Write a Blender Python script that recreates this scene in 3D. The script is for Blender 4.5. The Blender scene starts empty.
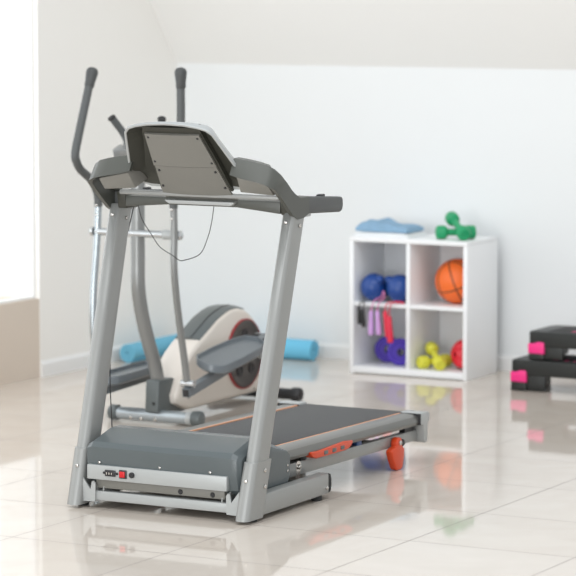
import bpy, bmesh, math, random
from math import sin, cos, tan, atan, radians, pi, sqrt
from mathutils import Vector, Matrix, noise

random.seed(4)
S = bpy.context.scene
COL = S.collection

# ------------------------------------------------------------------ camera
YAW = radians(28.7)
PIT = atan(318 / 3000.0)
cd = bpy.data.cameras.new('camera')
cam = bpy.data.objects.new('camera', cd)
COL.objects.link(cam)
cam.location = (0, 0, 2.0)
cam.rotation_euler = (pi / 2 - PIT, 0, YAW)
cd.sensor_width = 36
cd.lens = 3000.0 / 576 * 36
cd.clip_end = 100
cd.dof.use_dof = True
cd.dof.focus_distance = 10.95
cd.dof.aperture_fstop = 3.6
S.camera = cam

# ------------------------------------------------------------------ light and exposure
S.view_settings.view_transform = 'Standard'
S.view_settings.look = 'None'
S.view_settings.gamma = 1
S.view_settings.use_curve_mapping = False
S.view_settings.exposure = 0.07
W = bpy.data.worlds.new('world')
S.world = W
W.use_nodes = True
W.node_tree.nodes['Background'].inputs[0].default_value = (0.93, 0.965, 1.0, 1)
W.node_tree.nodes['Background'].inputs[1].default_value = 0.80


def area(name, loc, target, sx, sy, power, color=(1, 1, 1)):
    l = bpy.data.lights.new(name, 'AREA')
    l.shape = 'RECTANGLE'
    l.size, l.size_y = sx, sy
    l.energy = power
    l.color = color
    o = bpy.data.objects.new(name, l)
    COL.objects.link(o)
    o.location = loc
    d = Vector(target) - Vector(loc)
    o.rotation_euler = d.to_track_quat('-Z', 'Y').to_euler()
    return o


area('window_daylight', (-8.45, 9.6, 1.45), (-7.0, 9.6, 1.45), 6.0, 2.3, 48, (0.95, 0.98, 1.0))
area('front_fill', (-4.6, 0.5, 1.6), (-5.6, 13.0, 1.0), 5.0, 3.0, 350, (0.97, 0.99, 1.0))  # unseen fill added left of the camera to brighten the back wall
area('overhead_fill', (-5.0, 8.6, 4.6), (-5.6, 9.6, 0.0), 4.0, 4.0, 95, (0.97, 0.99, 1.0))  # unseen fill added overhead to lift the floor and upward faces


# ------------------------------------------------------------------ materials
def mat(name, col, rough=0.5, metal=0.0, coat=0.0, bump=0.0, bscale=80.0, var=0.0, vscale=8.0, spec=0.5):
    m = bpy.data.materials.new(name)
    m.use_nodes = True
    nt = m.node_tree
    b = nt.nodes['Principled BSDF']
    b.inputs['Base Color'].default_value = (*col, 1)
    b.inputs['Roughness'].default_value = rough
    b.inputs['Metallic'].default_value = metal
    b.inputs['Coat Weight'].default_value = coat
    b.inputs['Specular IOR Level'].default_value = spec
    tc = nt.nodes.new('ShaderNodeTexCoord')
    if bump > 0:
        n = nt.nodes.new('ShaderNodeTexNoise')
        n.inputs['Scale'].default_value = bscale
        n.inputs['Detail'].default_value = 3
        bp = nt.nodes.new('ShaderNodeBump')
        bp.inputs['Strength'].default_value = bump
        bp.inputs['Distance'].default_value = 0.002
        nt.links.new(tc.outputs['Object'], n.inputs['Vector'])
        nt.links.new(n.outputs['Fac'], bp.inputs['Height'])
        nt.links.new(bp.outputs['Normal'], b.inputs['Normal'])
    if var > 0:
        n = nt.nodes.new('ShaderNodeTexNoise')
        n.inputs['Scale'].default_value = vscale
        n.inputs['Detail'].default_value = 4
        mx = nt.nodes.new('ShaderNodeMix')
        mx.data_type = 'RGBA'
        mx.inputs[6].default_value = (*[c * (1 - var) for c in col], 1)
        mx.inputs[7].default_value = (*[min(1, c * (1 + var)) for c in col], 1)
        nt.links.new(tc.outputs['Object'], n.inputs['Vector'])
        nt.links.new(n.outputs['Fac'], mx.inputs[0])
        nt.links.new(mx.outputs[2], b.inputs['Base Color'])
    return m


M = {}
M['wall'] = mat('white_wall_paint', (0.81, 0.83, 0.835), 0.6, var=0.012, vscale=0.6, bump=0.05)
M['wall_left'] = mat('warm_white_wall_paint', (0.87, 0.855, 0.82), 0.6, var=0.015, vscale=0.7, bump=0.05)
M['ceiling'] = mat('ceiling_paint', (0.87, 0.865, 0.845), 0.7, var=0.01, vscale=0.7)
M['dado'] = mat('taupe_wall', (0.66, 0.575, 0.49), 0.6, var=0.02, vscale=3)  # wall below the window, browner and darker than the wall beside it
M['trim'] = mat('white_trim', (0.82, 0.82, 0.81), 0.35)
M['silver'] = mat('silver_powder_coat', (0.31, 0.315, 0.305), 0.33, 0.2, var=0.02, bump=0.05, bscale=400)
M['silver_light'] = mat('light_silver_coat', (0.41, 0.425, 0.42), 0.35, 0.1, var=0.02)
M['rail'] = mat('dull_silver_extrusion', (0.17, 0.17, 0.16), 0.28, 0.5)
M['steel'] = mat('zinc_bolt', (0.62, 0.60, 0.57), 0.25, 1.0)
M['grey'] = mat('grey_plastic', (0.075, 0.078, 0.068), 0.38, bump=0.05, bscale=500, var=0.03)
M['hood'] = mat('blue_grey_plastic', (0.098, 0.116, 0.121), 0.26, bump=0.05, bscale=500, var=0.03)
M['panel'] = mat('matt_grey_panel', (0.20, 0.195, 0.175), 0.45, var=0.02)
M['lining'] = mat('dark_olive_grey_plastic', (0.042, 0.042, 0.033), 0.5)
M['grip'] = mat('charcoal_grip', (0.085, 0.09, 0.09), 0.5, bump=0.3, bscale=300)
M['grip_end'] = mat('dark_grey_end_rubber', (0.06, 0.063, 0.063), 0.5)
M['black'] = mat('black_plastic', (0.02, 0.02, 0.022), 0.45)
M['rubber'] = mat('black_rubber', (0.03, 0.03, 0.03), 0.8)
M['belt'] = mat('belt_rubber', (0.07, 0.072, 0.073), 0.62, bump=0.6, bscale=500, var=0.15, vscale=160)
M['orange_line'] = mat('orange_stripe', (0.85, 0.42, 0.24), 0.5)
M['orange'] = mat('orange_plastic', (0.68, 0.065, 0.015), 0.35)
M['blue_small'] = mat('blue_plastic', (0.03, 0.08, 0.22), 0.4)
M['red'] = mat('red_switch', (0.6, 0.01, 0.015), 0.3)
M['cord'] = mat('black_cord', (0.025, 0.025, 0.025), 0.5)
M['beige_shell'] = mat('off_white_plastic', (0.72, 0.665, 0.60), 0.3, var=0.01)
M['spine'] = mat('slate_grey_plastic', (0.10, 0.115, 0.115), 0.35)
M['disc'] = mat('dark_disc_plastic', (0.05, 0.047, 0.045), 0.3)
M['ring'] = mat('red_ring', (0.30, 0.015, 0.02), 0.35)
M['post'] = mat('grey_post_coat', (0.24, 0.245, 0.24), 0.3, 0.35)
M['chrome'] = mat('chrome_tube', (0.55, 0.57, 0.58), 0.22, 0.85)
M['stab'] = mat('silver_blue_coat', (0.40, 0.44, 0.46), 0.25, 0.6)
M['pedal'] = mat('pedal_plastic', (0.135, 0.155, 0.17), 0.30)
M['mat'] = mat('light_blue_foam', (0.17, 0.56, 0.80), 0.75, bump=0.4, bscale=250)
M['mat_dark'] = mat('teal_blue_foam', (0.16, 0.47, 0.64), 0.75, bump=0.4, bscale=250)
M['shelf'] = mat('white_melamine', (0.88, 0.89, 0.90), 0.3)
M['towel'] = mat('blue_terry', (0.25, 0.41, 0.57), 0.95, bump=1.0, bscale=300, var=0.15, vscale=30)
M['towel_white'] = mat('white_terry', (0.82, 0.84, 0.85), 0.95, bump=1.0, bscale=300)
M['green'] = mat('green_neoprene', (0.01, 0.33, 0.13), 0.4)
M['yellow'] = mat('yellow_neoprene', (0.72, 0.70, 0.06), 0.4)
M['blue_leather'] = mat('blue_leather', (0.012, 0.06, 0.27), 0.28, bump=0.2, bscale=60)
M['red_leather'] = mat('red_leather', (0.72, 0.012, 0.03), 0.28, bump=0.2, bscale=60)
M['purple'] = mat('purple_plastic', (0.07, 0.03, 0.42), 0.4)
M['lilac'] = mat('lilac_rubber', (0.62, 0.36, 0.72), 0.4)
M['pink_cord'] = mat('pink_cord', (0.70, 0.22, 0.45), 0.4)
M['red_rope'] = mat('red_rubber', (0.72, 0.02, 0.06), 0.4)
M['step'] = mat('charcoal_step_plastic', (0.016, 0.018, 0.0165), 0.40, bump=0.3, bscale=200, var=0.2, vscale=60)
M['pink'] = mat('pink_plastic', (0.9, 0.03, 0.24), 0.4)


def floor_material():
    m = bpy.data.materials.new('glossy_beige_tile')
    m.use_nodes = True
    nt = m.node_tree
    b = nt.nodes['Principled BSDF']
    tc = nt.nodes.new('ShaderNodeTexCoord')
    sep = nt.nodes.new('ShaderNodeSeparateXYZ')
    nt.links.new(tc.outputs['Object'], sep.inputs[0])

    def math(op, a, bb=None, c=None):
        n = nt.nodes.new('ShaderNodeMath')
        n.operation = op
        for i, v in enumerate((a, bb, c)):
            if v is None:
                continue
            if isinstance(v, (int, float)):
                n.inputs[i].default_value = v
            else:
                nt.links.new(v, n.inputs[i])
        return n.outputs[0]

    def joint(coord, off, size, wdt):
        t = math('SUBTRACT', coord, off)
        t = math('DIVIDE', t, size)
        cell = math('FLOOR', t)
        f = math('FRACT', t)
        f = math('SUBTRACT', f, 0.5)
        f = math('ABSOLUTE', f)
        return math('GREATER_THAN', f, 0.5 - wdt / size / 2), cell
    jx, cx = joint(sep.outputs[0], -5.262, 0.633, 0.0040)
    jy, cy = joint(sep.outputs[1], 9.955, 0.612, 0.0045)
    j = math('MAXIMUM', jx, jy)
    comb = nt.nodes.new('ShaderNodeCombineXYZ')
    nt.links.new(cx, comb.inputs[0])
    nt.links.new(cy, comb.inputs[1])
    wn = nt.nodes.new('ShaderNodeTexWhiteNoise')
    nt.links.new(comb.outputs[0], wn.inputs['Vector'])
    nz = nt.nodes.new('ShaderNodeTexNoise')
    nz.inputs['Scale'].default_value = 3.5
    nz.inputs['Detail'].default_value = 6
    nz.inputs['Distortion'].default_value = 1.0
    nt.links.new(tc.outputs['Object'], nz.inputs['Vector'])
    s = math('MULTIPLY_ADD', wn.outputs['Value'], 0.25, nz.outputs['Fac'])
    ramp = nt.nodes.new('ShaderNodeValToRGB')
    ramp.color_ramp.elements[0].position = 0.3
    ramp.color_ramp.elements[0].color = (0.64, 0.565, 0.49, 1)
    ramp.color_ramp.elements[1].position = 0.9
    ramp.color_ramp.elements[1].color = (0.70, 0.63, 0.56, 1)
    nt.links.new(s, ramp.inputs[0])
    mx = nt.nodes.new('ShaderNodeMix')
    mx.data_type = 'RGBA'
    nt.links.new(j, mx.inputs[0])
    nt.links.new(ramp.outputs[0], mx.inputs[6])
    mx.inputs[7].default_value = (0.22, 0.19, 0.17, 1)
    nt.links.new(mx.outputs[2], b.inputs['Base Color'])
    r = math('MULTIPLY_ADD', j, 0.5, 0.045)
    nt.links.new(r, b.inputs['Roughness'])
    b.inputs['Specular IOR Level'].default_value = 0.5
    return m


M['floor'] = floor_material()


def ball_material():
    m = bpy.data.materials.new('orange_basketball_rubber')
    m.use_nodes = True
    nt = m.node_tree
    b = nt.nodes['Principled BSDF']
    tc = nt.nodes.new('ShaderNodeTexCoord')
    nrm = nt.nodes.new('ShaderNodeVectorMath')
    nrm.operation = 'NORMALIZE'
    nt.links.new(tc.outputs['Object'], nrm.inputs[0])
    sep = nt.nodes.new('ShaderNodeSeparateXYZ')
    nt.links.new(nrm.outputs[0], sep.inputs[0])

    def mth(op, a, bb=None):
        n = nt.nodes.new('ShaderNodeMath')
        n.operation = op
        for i, v in enumerate((a, bb)):
            if v is None:
                continue
            if isinstance(v, (int, float)):
                n.inputs[i].default_value = v
            else:
                nt.links.new(v, n.inputs[i])
        return n.outputs[0]
    x, y, z = sep.outputs
    a1 = mth('ABSOLUTE', x)
    a2 = mth('ABSOLUTE', z)
    # the two oval seams: |y| reaches 0.62 and bows towards the middle
    zz = mth('MULTIPLY', z, z)
    t = mth('ADD', mth('ABSOLUTE', y), mth('MULTIPLY', zz, 0.55))
    a3 = mth('ABSOLUTE', mth('SUBTRACT', t, 0.66))
    mn = mth('MINIMUM', mth('MINIMUM', a1, a2), a3)
    j = mth('LESS_THAN', mn, 0.032)
    mx = nt.nodes.new('ShaderNodeMix')
    mx.data_type = 'RGBA'
    nt.links.new(j, mx.inputs[0])
    mx.inputs[6].default_value = (0.88, 0.16, 0.02, 1)
    mx.inputs[7].default_value = (0.10, 0.02, 0.01, 1)
    nt.links.new(mx.outputs[2], b.inputs['Base Color'])
    b.inputs['Roughness'].default_value = 0.45
    return m


M['ball'] = ball_material()


# ------------------------------------------------------------------ helpers
def thing(name, label, cat, loc, group=None):
    o = bpy.data.objects.new(name, None)
    o.empty_display_size = 0.1
    COL.objects.link(o)
    o.location = loc
    o['label'] = label
    o['category'] = cat
    if group:
        o['group'] = group
    return o


def world_loc(o):
    v = Vector((0, 0, 0))
    while o is not None:
        v += o.location
        o = o.parent
    return v


def obj(name, bm, m, parent=None, smooth=True, angle=35, label=None, origin=None):
    """bm in world coordinates; one mesh object whose origin is its own centre"""
    if origin is None:
        vs = [v.co for v in bm.verts]
        origin = Vector([(min(v[i] for v in vs) + max(v[i] for v in vs)) / 2 for i in range(3)])
    origin = Vector(origin)
    bmesh.ops.translate(bm, verts=bm.verts, vec=-origin)
    bmesh.ops.recalc_face_normals(bm, faces=bm.faces)
    if smooth:
        for f in bm.faces:
            f.smooth = True
        for e in bm.edges:
            if len(e.link_faces) == 2 and e.calc_face_angle(0) > radians(angle):
                e.smooth = False
    me = bpy.data.meshes.new(name)
    bm.to_mesh(me)
    bm.free()
    me.materials.append(m if not isinstance(m, str) else M[m])
    o = bpy.data.objects.new(name, me)
    COL.objects.link(o)
    if parent is not None:
        o.parent = parent
        o.location = origin - world_loc(parent)
    else:
        o.location = origin
    if label:
        o['label'] = label
    return o


def single(name, bm, m, label, cat, group=None, **k):
    o = obj(name, bm, m, **k)
    o['label'] = label
    o['category'] = cat
    if group:
        o['group'] = group
    return o


def struct(name, bm, m, parent=None, origin=None):
    o = obj(name, bm, m, parent, smooth=False, origin=origin)
    if parent is None:
        o['kind'] = 'structure'
    return o


def NB():
    return bmesh.new()


def add_poly_prism(bm, prof, axis, a0, a1, bev=0.0, seg=2):
    """prof: list of 2-D points in the plane normal to axis (x: (y,z), y: (x,z), z: (x,y))"""
    def v3(p, a):
        if axis == 0:
            return (a, p[0], p[1])
        if axis == 1:
            return (p[0], a, p[1])
        return (p[0], p[1], a)
    t = bmesh.new()
    A = [t.verts.new(v3(p, a0)) for p in prof]
    B = [t.verts.new(v3(p, a1)) for p in prof]
    t.faces.new(A)
    t.faces.new(B[::-1])
    n = len(prof)
    for i in range(n):
        t.faces.new((A[i], B[i], B[(i + 1) % n], A[(i + 1) % n]))
    bmesh.ops.recalc_face_normals(t, faces=t.faces)
    if bev > 0:
        es = [e for e in t.edges if e.calc_face_angle(0) > radians(25)]
        bmesh.ops.bevel(t, geom=es, offset=bev, segments=seg, profile=0.5, affect='EDGES', clamp_overlap=True)
    merge(bm, t)
    return bm


def merge(bm, t, mtx=None):
    if mtx is not None:
        bmesh.ops.transform(t, matrix=mtx, verts=t.verts)
    me = bpy.data.meshes.new('tmp')
    t.to_mesh(me)
    t.free()
    bm.from_mesh(me)
    bpy.data.meshes.remove(me)


def add_box(bm, x0, x1, y0, y1, z0, z1, bev=0.0, seg=2):
    return add_poly_prism(bm, [(y0, z0), (y1, z0), (y1, z1), (y0, z1)], 0, x0, x1, bev, seg)


def box(*a, **k):
    return add_box(NB(), *a, **k)


def prism(*a, **k):
    return add_poly_prism(NB(), *a, **k)


def add_hex(bm, pts, bev=0.0, seg=2):
    """8 corners: bottom 4 (ccw) then top 4"""
    t = bmesh.new()
    v = [t.verts.new(p) for p in pts]
    for f in ((0, 1, 2, 3), (4, 5, 6, 7), (0, 1, 5, 4), (1, 2, 6, 5), (2, 3, 7, 6), (3, 0, 4, 7)):
        t.faces.new([v[i] for i in f])
    bmesh.ops.recalc_face_normals(t, faces=t.faces)
    if bev:
        bmesh.ops.bevel(t, geom=list(t.edges), offset=bev, segments=seg, profile=0.5, affect='EDGES', clamp_overlap=True)
    merge(bm, t)
    return bm


def smooth_path(pts, n=8):
    """Catmull-Rom through the points"""
    P = [Vector(p) for p in pts]
    if len(P) < 3:
        return P
    out = []
    Q = [P[0] * 2 - P[1]] + P + [P[-1] * 2 - P[-2]]
    for i in range(1, len(Q) - 2):
        a, b, c, d = Q[i - 1:i + 3]
        for k in range(n):
            t = k / n
            out.append(0.5 * ((2 * b) + (c - a) * t + (2 * a - 5 * b + 4 * c - d) * t * t + (3 * b - a - 3 * c + d) * t ** 3))
    out.append(P[-1])
    return out


def add_tube(bm, path, r, seg=16, cap=True, oval=None):
    """r: a number or one per point; oval: (scale_u, scale_v)"""
    P = [Vector(p) for p in path]
    n = len(P)
    R = r if isinstance(r, (list, tuple)) else [r] * n
    T = []
    for i in range(n):
        T.append((P[min(i + 1, n - 1)] - P[max(i - 1, 0)]).normalized())
    ref = Vector((1, 0, 0)) if abs(T[0].x) < 0.8 else Vector((0, 0, 1))
    u = (ref - T[0] * ref.dot(T[0])).normalized()
    rings = []
    for i in range(n):
        u = (u - T[i] * u.dot(T[i])).normalized()
        w = T[i].cross(u)
        su, sv = oval or (1, 1)
        rings.append([bm.verts.new(P[i] + (u * cos(2 * pi * k / seg) * su + w * sin(2 * pi * k / seg) * sv) * R[i]) for k in range(seg)])
    for i in range(n - 1):
        for k in range(seg):
            bm.faces.new((rings[i][k], rings[i][(k + 1) % seg], rings[i + 1][(k + 1) % seg], rings[i + 1][k]))
    if cap:
        bm.faces.new(rings[0][::-1])
        bm.faces.new(rings[-1])
    return bm


def tube(*a, **k):
    return add_tube(NB(), *a, **k)


def add_lathe(bm, prof, p, d, seg=32):
    """prof: (distance along axis, radius); starts/ends with radius 0 to close"""
    d = Vector(d).normalized()
    q = Vector((0, 0, 1)).rotation_difference(d).to_matrix()
    p = Vector(p)
    rings = []
    for h, r in prof:
        if r <= 1e-6:
            rings.append([bm.verts.new(p + d * h)])
        else:
            rings.append([bm.verts.new(p + q @ Vector((r * cos(2 * pi * k / seg), r * sin(2 * pi * k / seg), h))) for k in range(seg)])
    for a, b in zip(rings, rings[1:]):
        for k in range(seg):
            k2 = (k + 1) % seg
            if len(a) == 1 and len(b) == 1:
                continue
            if len(a) == 1:
                bm.faces.new((a[0], b[k], b[k2]))
            elif len(b) == 1:
                bm.faces.new((a[k], a[k2], b[0]))
            else:
                bm.faces.new((a[k], a[k2], b[k2], b[k]))
    return bm


def lathe(*a, **k):
    return add_lathe(NB(), *a, **k)


def disc(p, d, r, h, bev=0.002, seg=24):
    return lathe([(0, 0), (0, r - bev), (bev, r), (h - bev, r), (h, r - bev), (h, 0)], p, d, seg)


def bolt(p, d, r=0.006, h=0.005):
    return lathe([(0, 0), (0, r), (h * 0.5, r), (h * 0.9, r * 0.75), (h, r * 0.4), (h * 0.7, r * 0.35), (h * 0.7, 0)], p, d, 14)


def blob(name, parts, m, parent=None, voxel=0.005, iters=6, **k):
    """union of ellipsoids (centre, radii, rotation) remeshed into one skin"""
    bm = NB()
    for c, r, rot in parts:
        t = bmesh.new()
        bmesh.ops.create_uvsphere(t, u_segments=20, v_segments=12, radius=1)
        mt = Matrix.Translation(c) @ rot.to_4x4() @ Matrix.Diagonal((*r, 1))
        merge(bm, t, mt)
    o = obj(name, bm, m, parent, **k)
    rm = o.modifiers.new('remesh', 'REMESH')
    rm.mode = 'VOXEL'
    rm.voxel_size = voxel
    rm.use_smooth_shade = True
    sm = o.modifiers.new('smooth', 'SMOOTH')
    sm.iterations = iters
    sm.factor = 0.7
    return o


I3 = Matrix.Identity(3)

# ================================================================== THE ROOM
LX, BY = -8.13, 13.63            # left wall plane, back wall plane
CZ = 1.512                       # where the attic slope meets the back wall
struct('floor', box(LX - 0.3, 3.0, -1.0, BY + 0.3, -0.05, 0.0), 'floor', origin=(0, 0, 0))
struct('wall_back', box(LX - 0.25, 3.0, BY, BY + 0.12, 0.0, CZ), 'wall')
SY, SZ = 12.70, 2.65
struct('ceiling', prism([(BY, CZ), (BY + 0.12, CZ), (SY + 0.12, SZ + 0.02), (SY, SZ)], 0, LX - 0.25, 3.0), 'ceiling')
# left wall: full height beyond the window; window opening before it
WY1, WZ0, WZ1, WY0 = 12.302, 0.39, 2.45, 7.0
lw = NB()
add_box(lw, LX - 0.25, LX, WY1, BY, 0.0, SZ)
add_box(lw, LX - 0.25, LX, WY0, WY1, WZ1, SZ)
add_box(lw, LX - 0.25, LX, 4.0, WY0, 0.0, SZ)
struct('wall_left', lw, 'wall_left')
struct('wall_left_below_window', box(LX - 0.25, LX - 0.002, WY0, WY1, 0.0, WZ0), 'dado')
wf = NB()
fx0, fx1 = LX - 0.07, LX - 0.025
for y0, y1 in ((WY0, WY0 + 0.06), (WY1 - 0.014, WY1), (9.6, 9.66)):
    add_box(wf, fx0, fx1, y0, y1, WZ0, WZ1, 0.006)
add_box(wf, fx0, fx1, WY0, WY1, WZ0, WZ0 + 0.012, 0.003)
add_box(wf, fx0, fx1, WY0, WY1, WZ1 - 0.06, WZ1, 0.006)
win = struct('window_1', wf, 'trim')
glass = bpy.data.materials.new('window_glass')
glass.use_nodes = True
nt = glass.node_tree
nt.nodes.clear()
out = nt.nodes.new('ShaderNodeOutputMaterial')
tr = nt.nodes.new('ShaderNodeBsdfTransparent')
gl = nt.nodes.new('ShaderNodeBsdfGlossy')
gl.inputs['Roughness'].default_value = 0.02
mix = nt.nodes.new('ShaderNodeMixShader')
mix.inputs[0].default_value = 0.05
nt.links.new(tr.outputs[0], mix.inputs[1])
nt.links.new(gl.outputs[0], mix.inputs[2])
nt.links.new(mix.outputs[0], out.inputs[0])
struct('pane', box(LX - 0.05, LX - 0.046, WY0 + 0.03, WY1 - 0.03, WZ0 + 0.03, WZ1 - 0.03), glass, win)
# baseboards
BP = lambda s, w: [(w, 0.0), (w + s * 0.014, 0.0), (w + s * 0.014, 0.062), (w + s * 0.006, 0.074), (w, 0.078)]
struct('baseboard_back', prism([(y, z) for y, z in BP(-1, BY)], 0, LX, 3.0), 'trim')
struct('baseboard_left', prism([(x, z) for x, z in BP(1, LX)], 1, WY1, BY - 0.014), 'trim')

# ================================================================== TREADMILL
CX = -5.66
T = thing('treadmill', 'large grey treadmill with silver uprights and orange wheels, console facing away, in the foreground', 'treadmill', (CX, 9.4, 0))


def sx(u):
    return CX + u


# --- base frame with the two side bars and the front cross bar
for s in (-1, 1):
    xo, xi = sx(s * 0.39), sx(s * 0.335)
    x0, x1 = min(xo, xi), max(xo, xi)
    b = NB()
    # side runner
    add_poly_prism(b, [(9.385, 0.018), (9.955, 0.020), (9.955, 0.098), (9.40, 0.094)], 0, x0 + 0.002, x1 - 0.002, 0.006, 2)
    rn = obj('base_runner', b, 'silver', T)
    obj('end_cap', prism([(9.953, 0.022), (9.972, 0.026), (9.979, 0.045), (9.979, 0.075), (9.972, 0.094), (9.953, 0.098)], 0, x0 + 0.003, x1 - 0.003, 0.004), 'rubber', rn)
    obj('rubber_foot', disc(((x0 + x1) / 2, 9.90, 0.0), (0, 0, 1), 0.021, 0.0195), 'rubber', rn)
    obj('rubber_foot', disc(((x0 + x1) / 2, 9.40, 0.0), (0, 0, 1), 0.021, 0.0195), 'rubber', rn)
    obj('bolt', bolt((x1 - 0.002, 9.935, 0.045), (1, 0, 0), 0.008, 0.006), 'steel', rn)
    # upright: lower sleeve and leaning tube, one oblong section
    xm = (x0 + x1) / 2

    def section(yf, yr, z, grow=0.0, hw=0.026):
        hw = hw + grow
        pts = []
        rr = 0.020
        for (cx, cy, a0) in ((xm + hw - rr, yr - 0.006 + grow, 0), (xm - hw + rr, yr - 0.006 + grow, 90)):
            for k in range(4):
                a = radians(a0 + k * 30)
                pts.append((cx + cos(a) * rr, cy - 0.014 + sin(a) * rr, z))
        for k in range(17):
            a = radians(180 + k * 11.25)
            pts.append((xm + cos(a) * hw, yf + 0.022 - grow + sin(a) * 0.022, z))
        return pts

    def loft(secs):
        bm = NB()
        R = [[bm.verts.new((p[0] - (0.028 * p[2] / 1.1 if s < 0 else 0), p[1], p[2])) for p in q] for q in secs]
        for a, c in zip(R, R[1:]):
            n = len(a)
            for k in range(n):
                bm.faces.new((a[k], a[(k + 1) % n], c[(k + 1) % n], c[k]))
        bm.faces.new(R[0][::-1])
        bm.faces.new(R[-1])
        return bm
    yf = lambda z: 9.325 + 0.345 * (z - 0.02) / 1.09
    yr = lambda z: 9.435 + 0.34 * (z - 0.02) / 1.09
    up = obj('upright', loft([section(yf(z), yr(z), z) for z in (0.19, 0.6, 1.115)]), 'silver', T, angle=75)
    sl = obj('foot_sleeve', loft([section(yf(z) - 0.006, yr(z) + 0.012, z, 0.003) for z in (0.012, 0.12, 0.215, 0.219)]), 'silver', T, angle=75)
    for z, yy in ((0.155, None), ):
        obj('bolt', bolt((xm, yf(z) - 0.010, z), (0, -1, 0.1), 0.007, 0.006), 'steel', sl)
    for z, yy in ((0.185, 9.445), (0.125, 9.445)):
        obj('bolt', bolt((x1 + 0.002, yy, z), (1, 0, 0), 0.008, 0.006), 'steel', sl)
    obj('bolt', bolt((xm - (0.027 if s < 0 else 0), yf(1.075) + 0.001, 1.075), (0, -1, 0.1), 0.007, 0.006), 'steel', up)
    obj('bolt', bolt((x1 + 0.0005 if s > 0 else x1 - 0.0275, yf(1.06) + 0.06, 1.06), (1, 0, 0), 0.007, 0.005), 'steel', up)
    # gusset beside the upright and hinge plate
    g = NB()
    xg = sx(s * 0.335)
    xe = sx(s * 0.285)
    add_poly_prism(g, [(xg + s * 0.006, 0.024), (xe - s * 0.002, 0.026), (xe - s * 0.004, 0.094), (xe + s * 0.004, 0.104), (xe + s * 0.012, 0.100), (xe + s * 0.018, 0.070), (xg, 0.112)], 1, 9.354, 9.3605)
    obj('gusset', g, 'silver_light', T, smooth=False)
    h = NB()
    for dx in (0.0, 0.03):
        xx = sx(s * (0.255 + dx))
        add_poly_prism(h, [(9.365, 0.045), (9.43, 0.045), (9.42, 0.115), (9.395, 0.125), (9.375, 0.10)], 0, xx - 0.003, xx + 0.003)
    hb = obj('hinge_bracket', h, 'silver', T, smooth=False)
    obj('pivot_bolt', tube([(sx(s * 0.245), 9.398, 0.10), (sx(s * 0.295), 9.398, 0.10)], 0.008), 'steel', hb)

cb = NB()
add_box(cb, sx(-0.335), sx(0.335), 9.362, 9.40, 0.030, 0.066, 0.004)
obj('front_crossbar', cb, 'silver_light', T)
obj('rear_crossbar', box(sx(-0.335), sx(0.335), 9.90, 9.935, 0.03, 0.065, 0.004), 'silver', T)

# --- motor hood
hood = NB()
HP = [(9.372, 0.112), (9.358, 0.17), (9.358, 0.232), (9.372, 0.250), (9.50, 0.286), (9.56, 0.286), (9.64, 0.252), (9.72, 0.222), (9.745, 0.195), (9.745, 0.125), (9.725, 0.085), (9.60, 0.082), (9.40, 0.090)]


def hood_section(u, inset_f, inset_t):
    out_ = []
    for y, z in HP:
        k = 1 - min(1, (y - 9.358) / 0.2)
        yy = y + inset_f * k
        zz = z - inset_t * max(0, (z - 0.2) / 0.086)
        out_.append((sx(u), yy, zz))
    return out_


secs = [(-0.338, 0.060, 0.040), (-0.336, 0.024, 0.030), (-0.320, 0.006, 0.018), (-0.300, 0.0, 0.0), (0.0, -0.006, 0.0), (0.300, 0.0, 0.0), (0.320, 0.006, 0.018), (0.331, 0.024, 0.030), (0.333, 0.060, 0.040)]
R = [[hood.verts.new(p) for p in hood_section(*q)] for q in secs]
for a, c in zip(R, R[1:]):
    n = len(a)
    for k in range(n):
        hood.faces.new((a[k], a[(k + 1) % n], c[(k + 1) % n], c[k]))
hood.faces.new(R[0][::-1])
hood.faces.new(R[-1])
H = obj('motor_hood', hood, 'hood', T, angle=24)
# silver strip with socket, switch, breaker
st = NB()
add_poly_prism(st, [(sx(-0.312), 0.112), (sx(0.288), 0.112), (sx(0.288), 0.166), (sx(-0.312), 0.166)], 1, 9.346, 9.372, 0.002)
SP = obj('switch_panel', st, 'silver_light', T)


def px(u):
    return sx(u)


so = NB()
add_box(so, px(-0.232), px(-0.186), 9.340, 9.347, 0.128, 0.152, 0.003)
obj('power_socket', so, 'black', SP)
pn = NB()
for k in range(3):
    add_box(pn, px(-0.222 + k * 0.011), px(-0.218 + k * 0.011), 9.335, 9.341, 0.136, 0.144)
obj('socket_pin', pn, 'steel', SP)
for u in (-0.237, -0.180):
    obj('screw', bolt((px(u), 9.346, 0.140), (0, -1, 0), 0.005, 0.004), 'black', SP)
rk = obj('rocker_switch_frame', box(px(-0.170), px(-0.138), 9.341, 9.347, 0.124, 0.156, 0.002), 'black', SP)
obj('rocker_switch', box(px(-0.1655), px(-0.1425), 9.335, 9.342, 0.129, 0.151, 0.002), 'red', SP, label='red rocker power switch')
obj('breaker_button', disc((px(-0.115), 9.348, 0.140), (0, -1, 0), 0.011, 0.010), 'black', SP)
for u in (-0.262, 0.0, 0.215):
    obj('bolt', bolt((px(u), 9.360, 0.176), (0, -1, 0), 0.006, 0.010), 'steel', H)
for z in (0.158, 0.137):
    obj('screw', bolt((px(0.3335), 9.725, z), (1, 0, 0), 0.005, 0.003), 'steel', H)
# motor pan under the hood with round cable holes
pan = obj('motor_tray', box(sx(-0.29), sx(0.265), 9.44, 9.70, 0.070, 0.10, 0.004), 'panel', T)
for u in (0.078, 0.215):
    obj('cable_hole', disc((sx(u), 9.3725, 0.090), (0, -1, 0), 0.010, 0.004), 'black', pan)
obj('tray_lip', box(sx(-0.29), sx(0.265), 9.372, 9.44, 0.076, 0.110, 0.003), 'panel', pan)

# --- deck: side rails, stripes, belt, running board
def dz(y, z0=0.2095, z1=0.196):
    return z0 + (z1 - z0) * (y - 9.70) / (10.95 - 9.70)


Y0, Y1 = 9.68, 10.865


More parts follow.
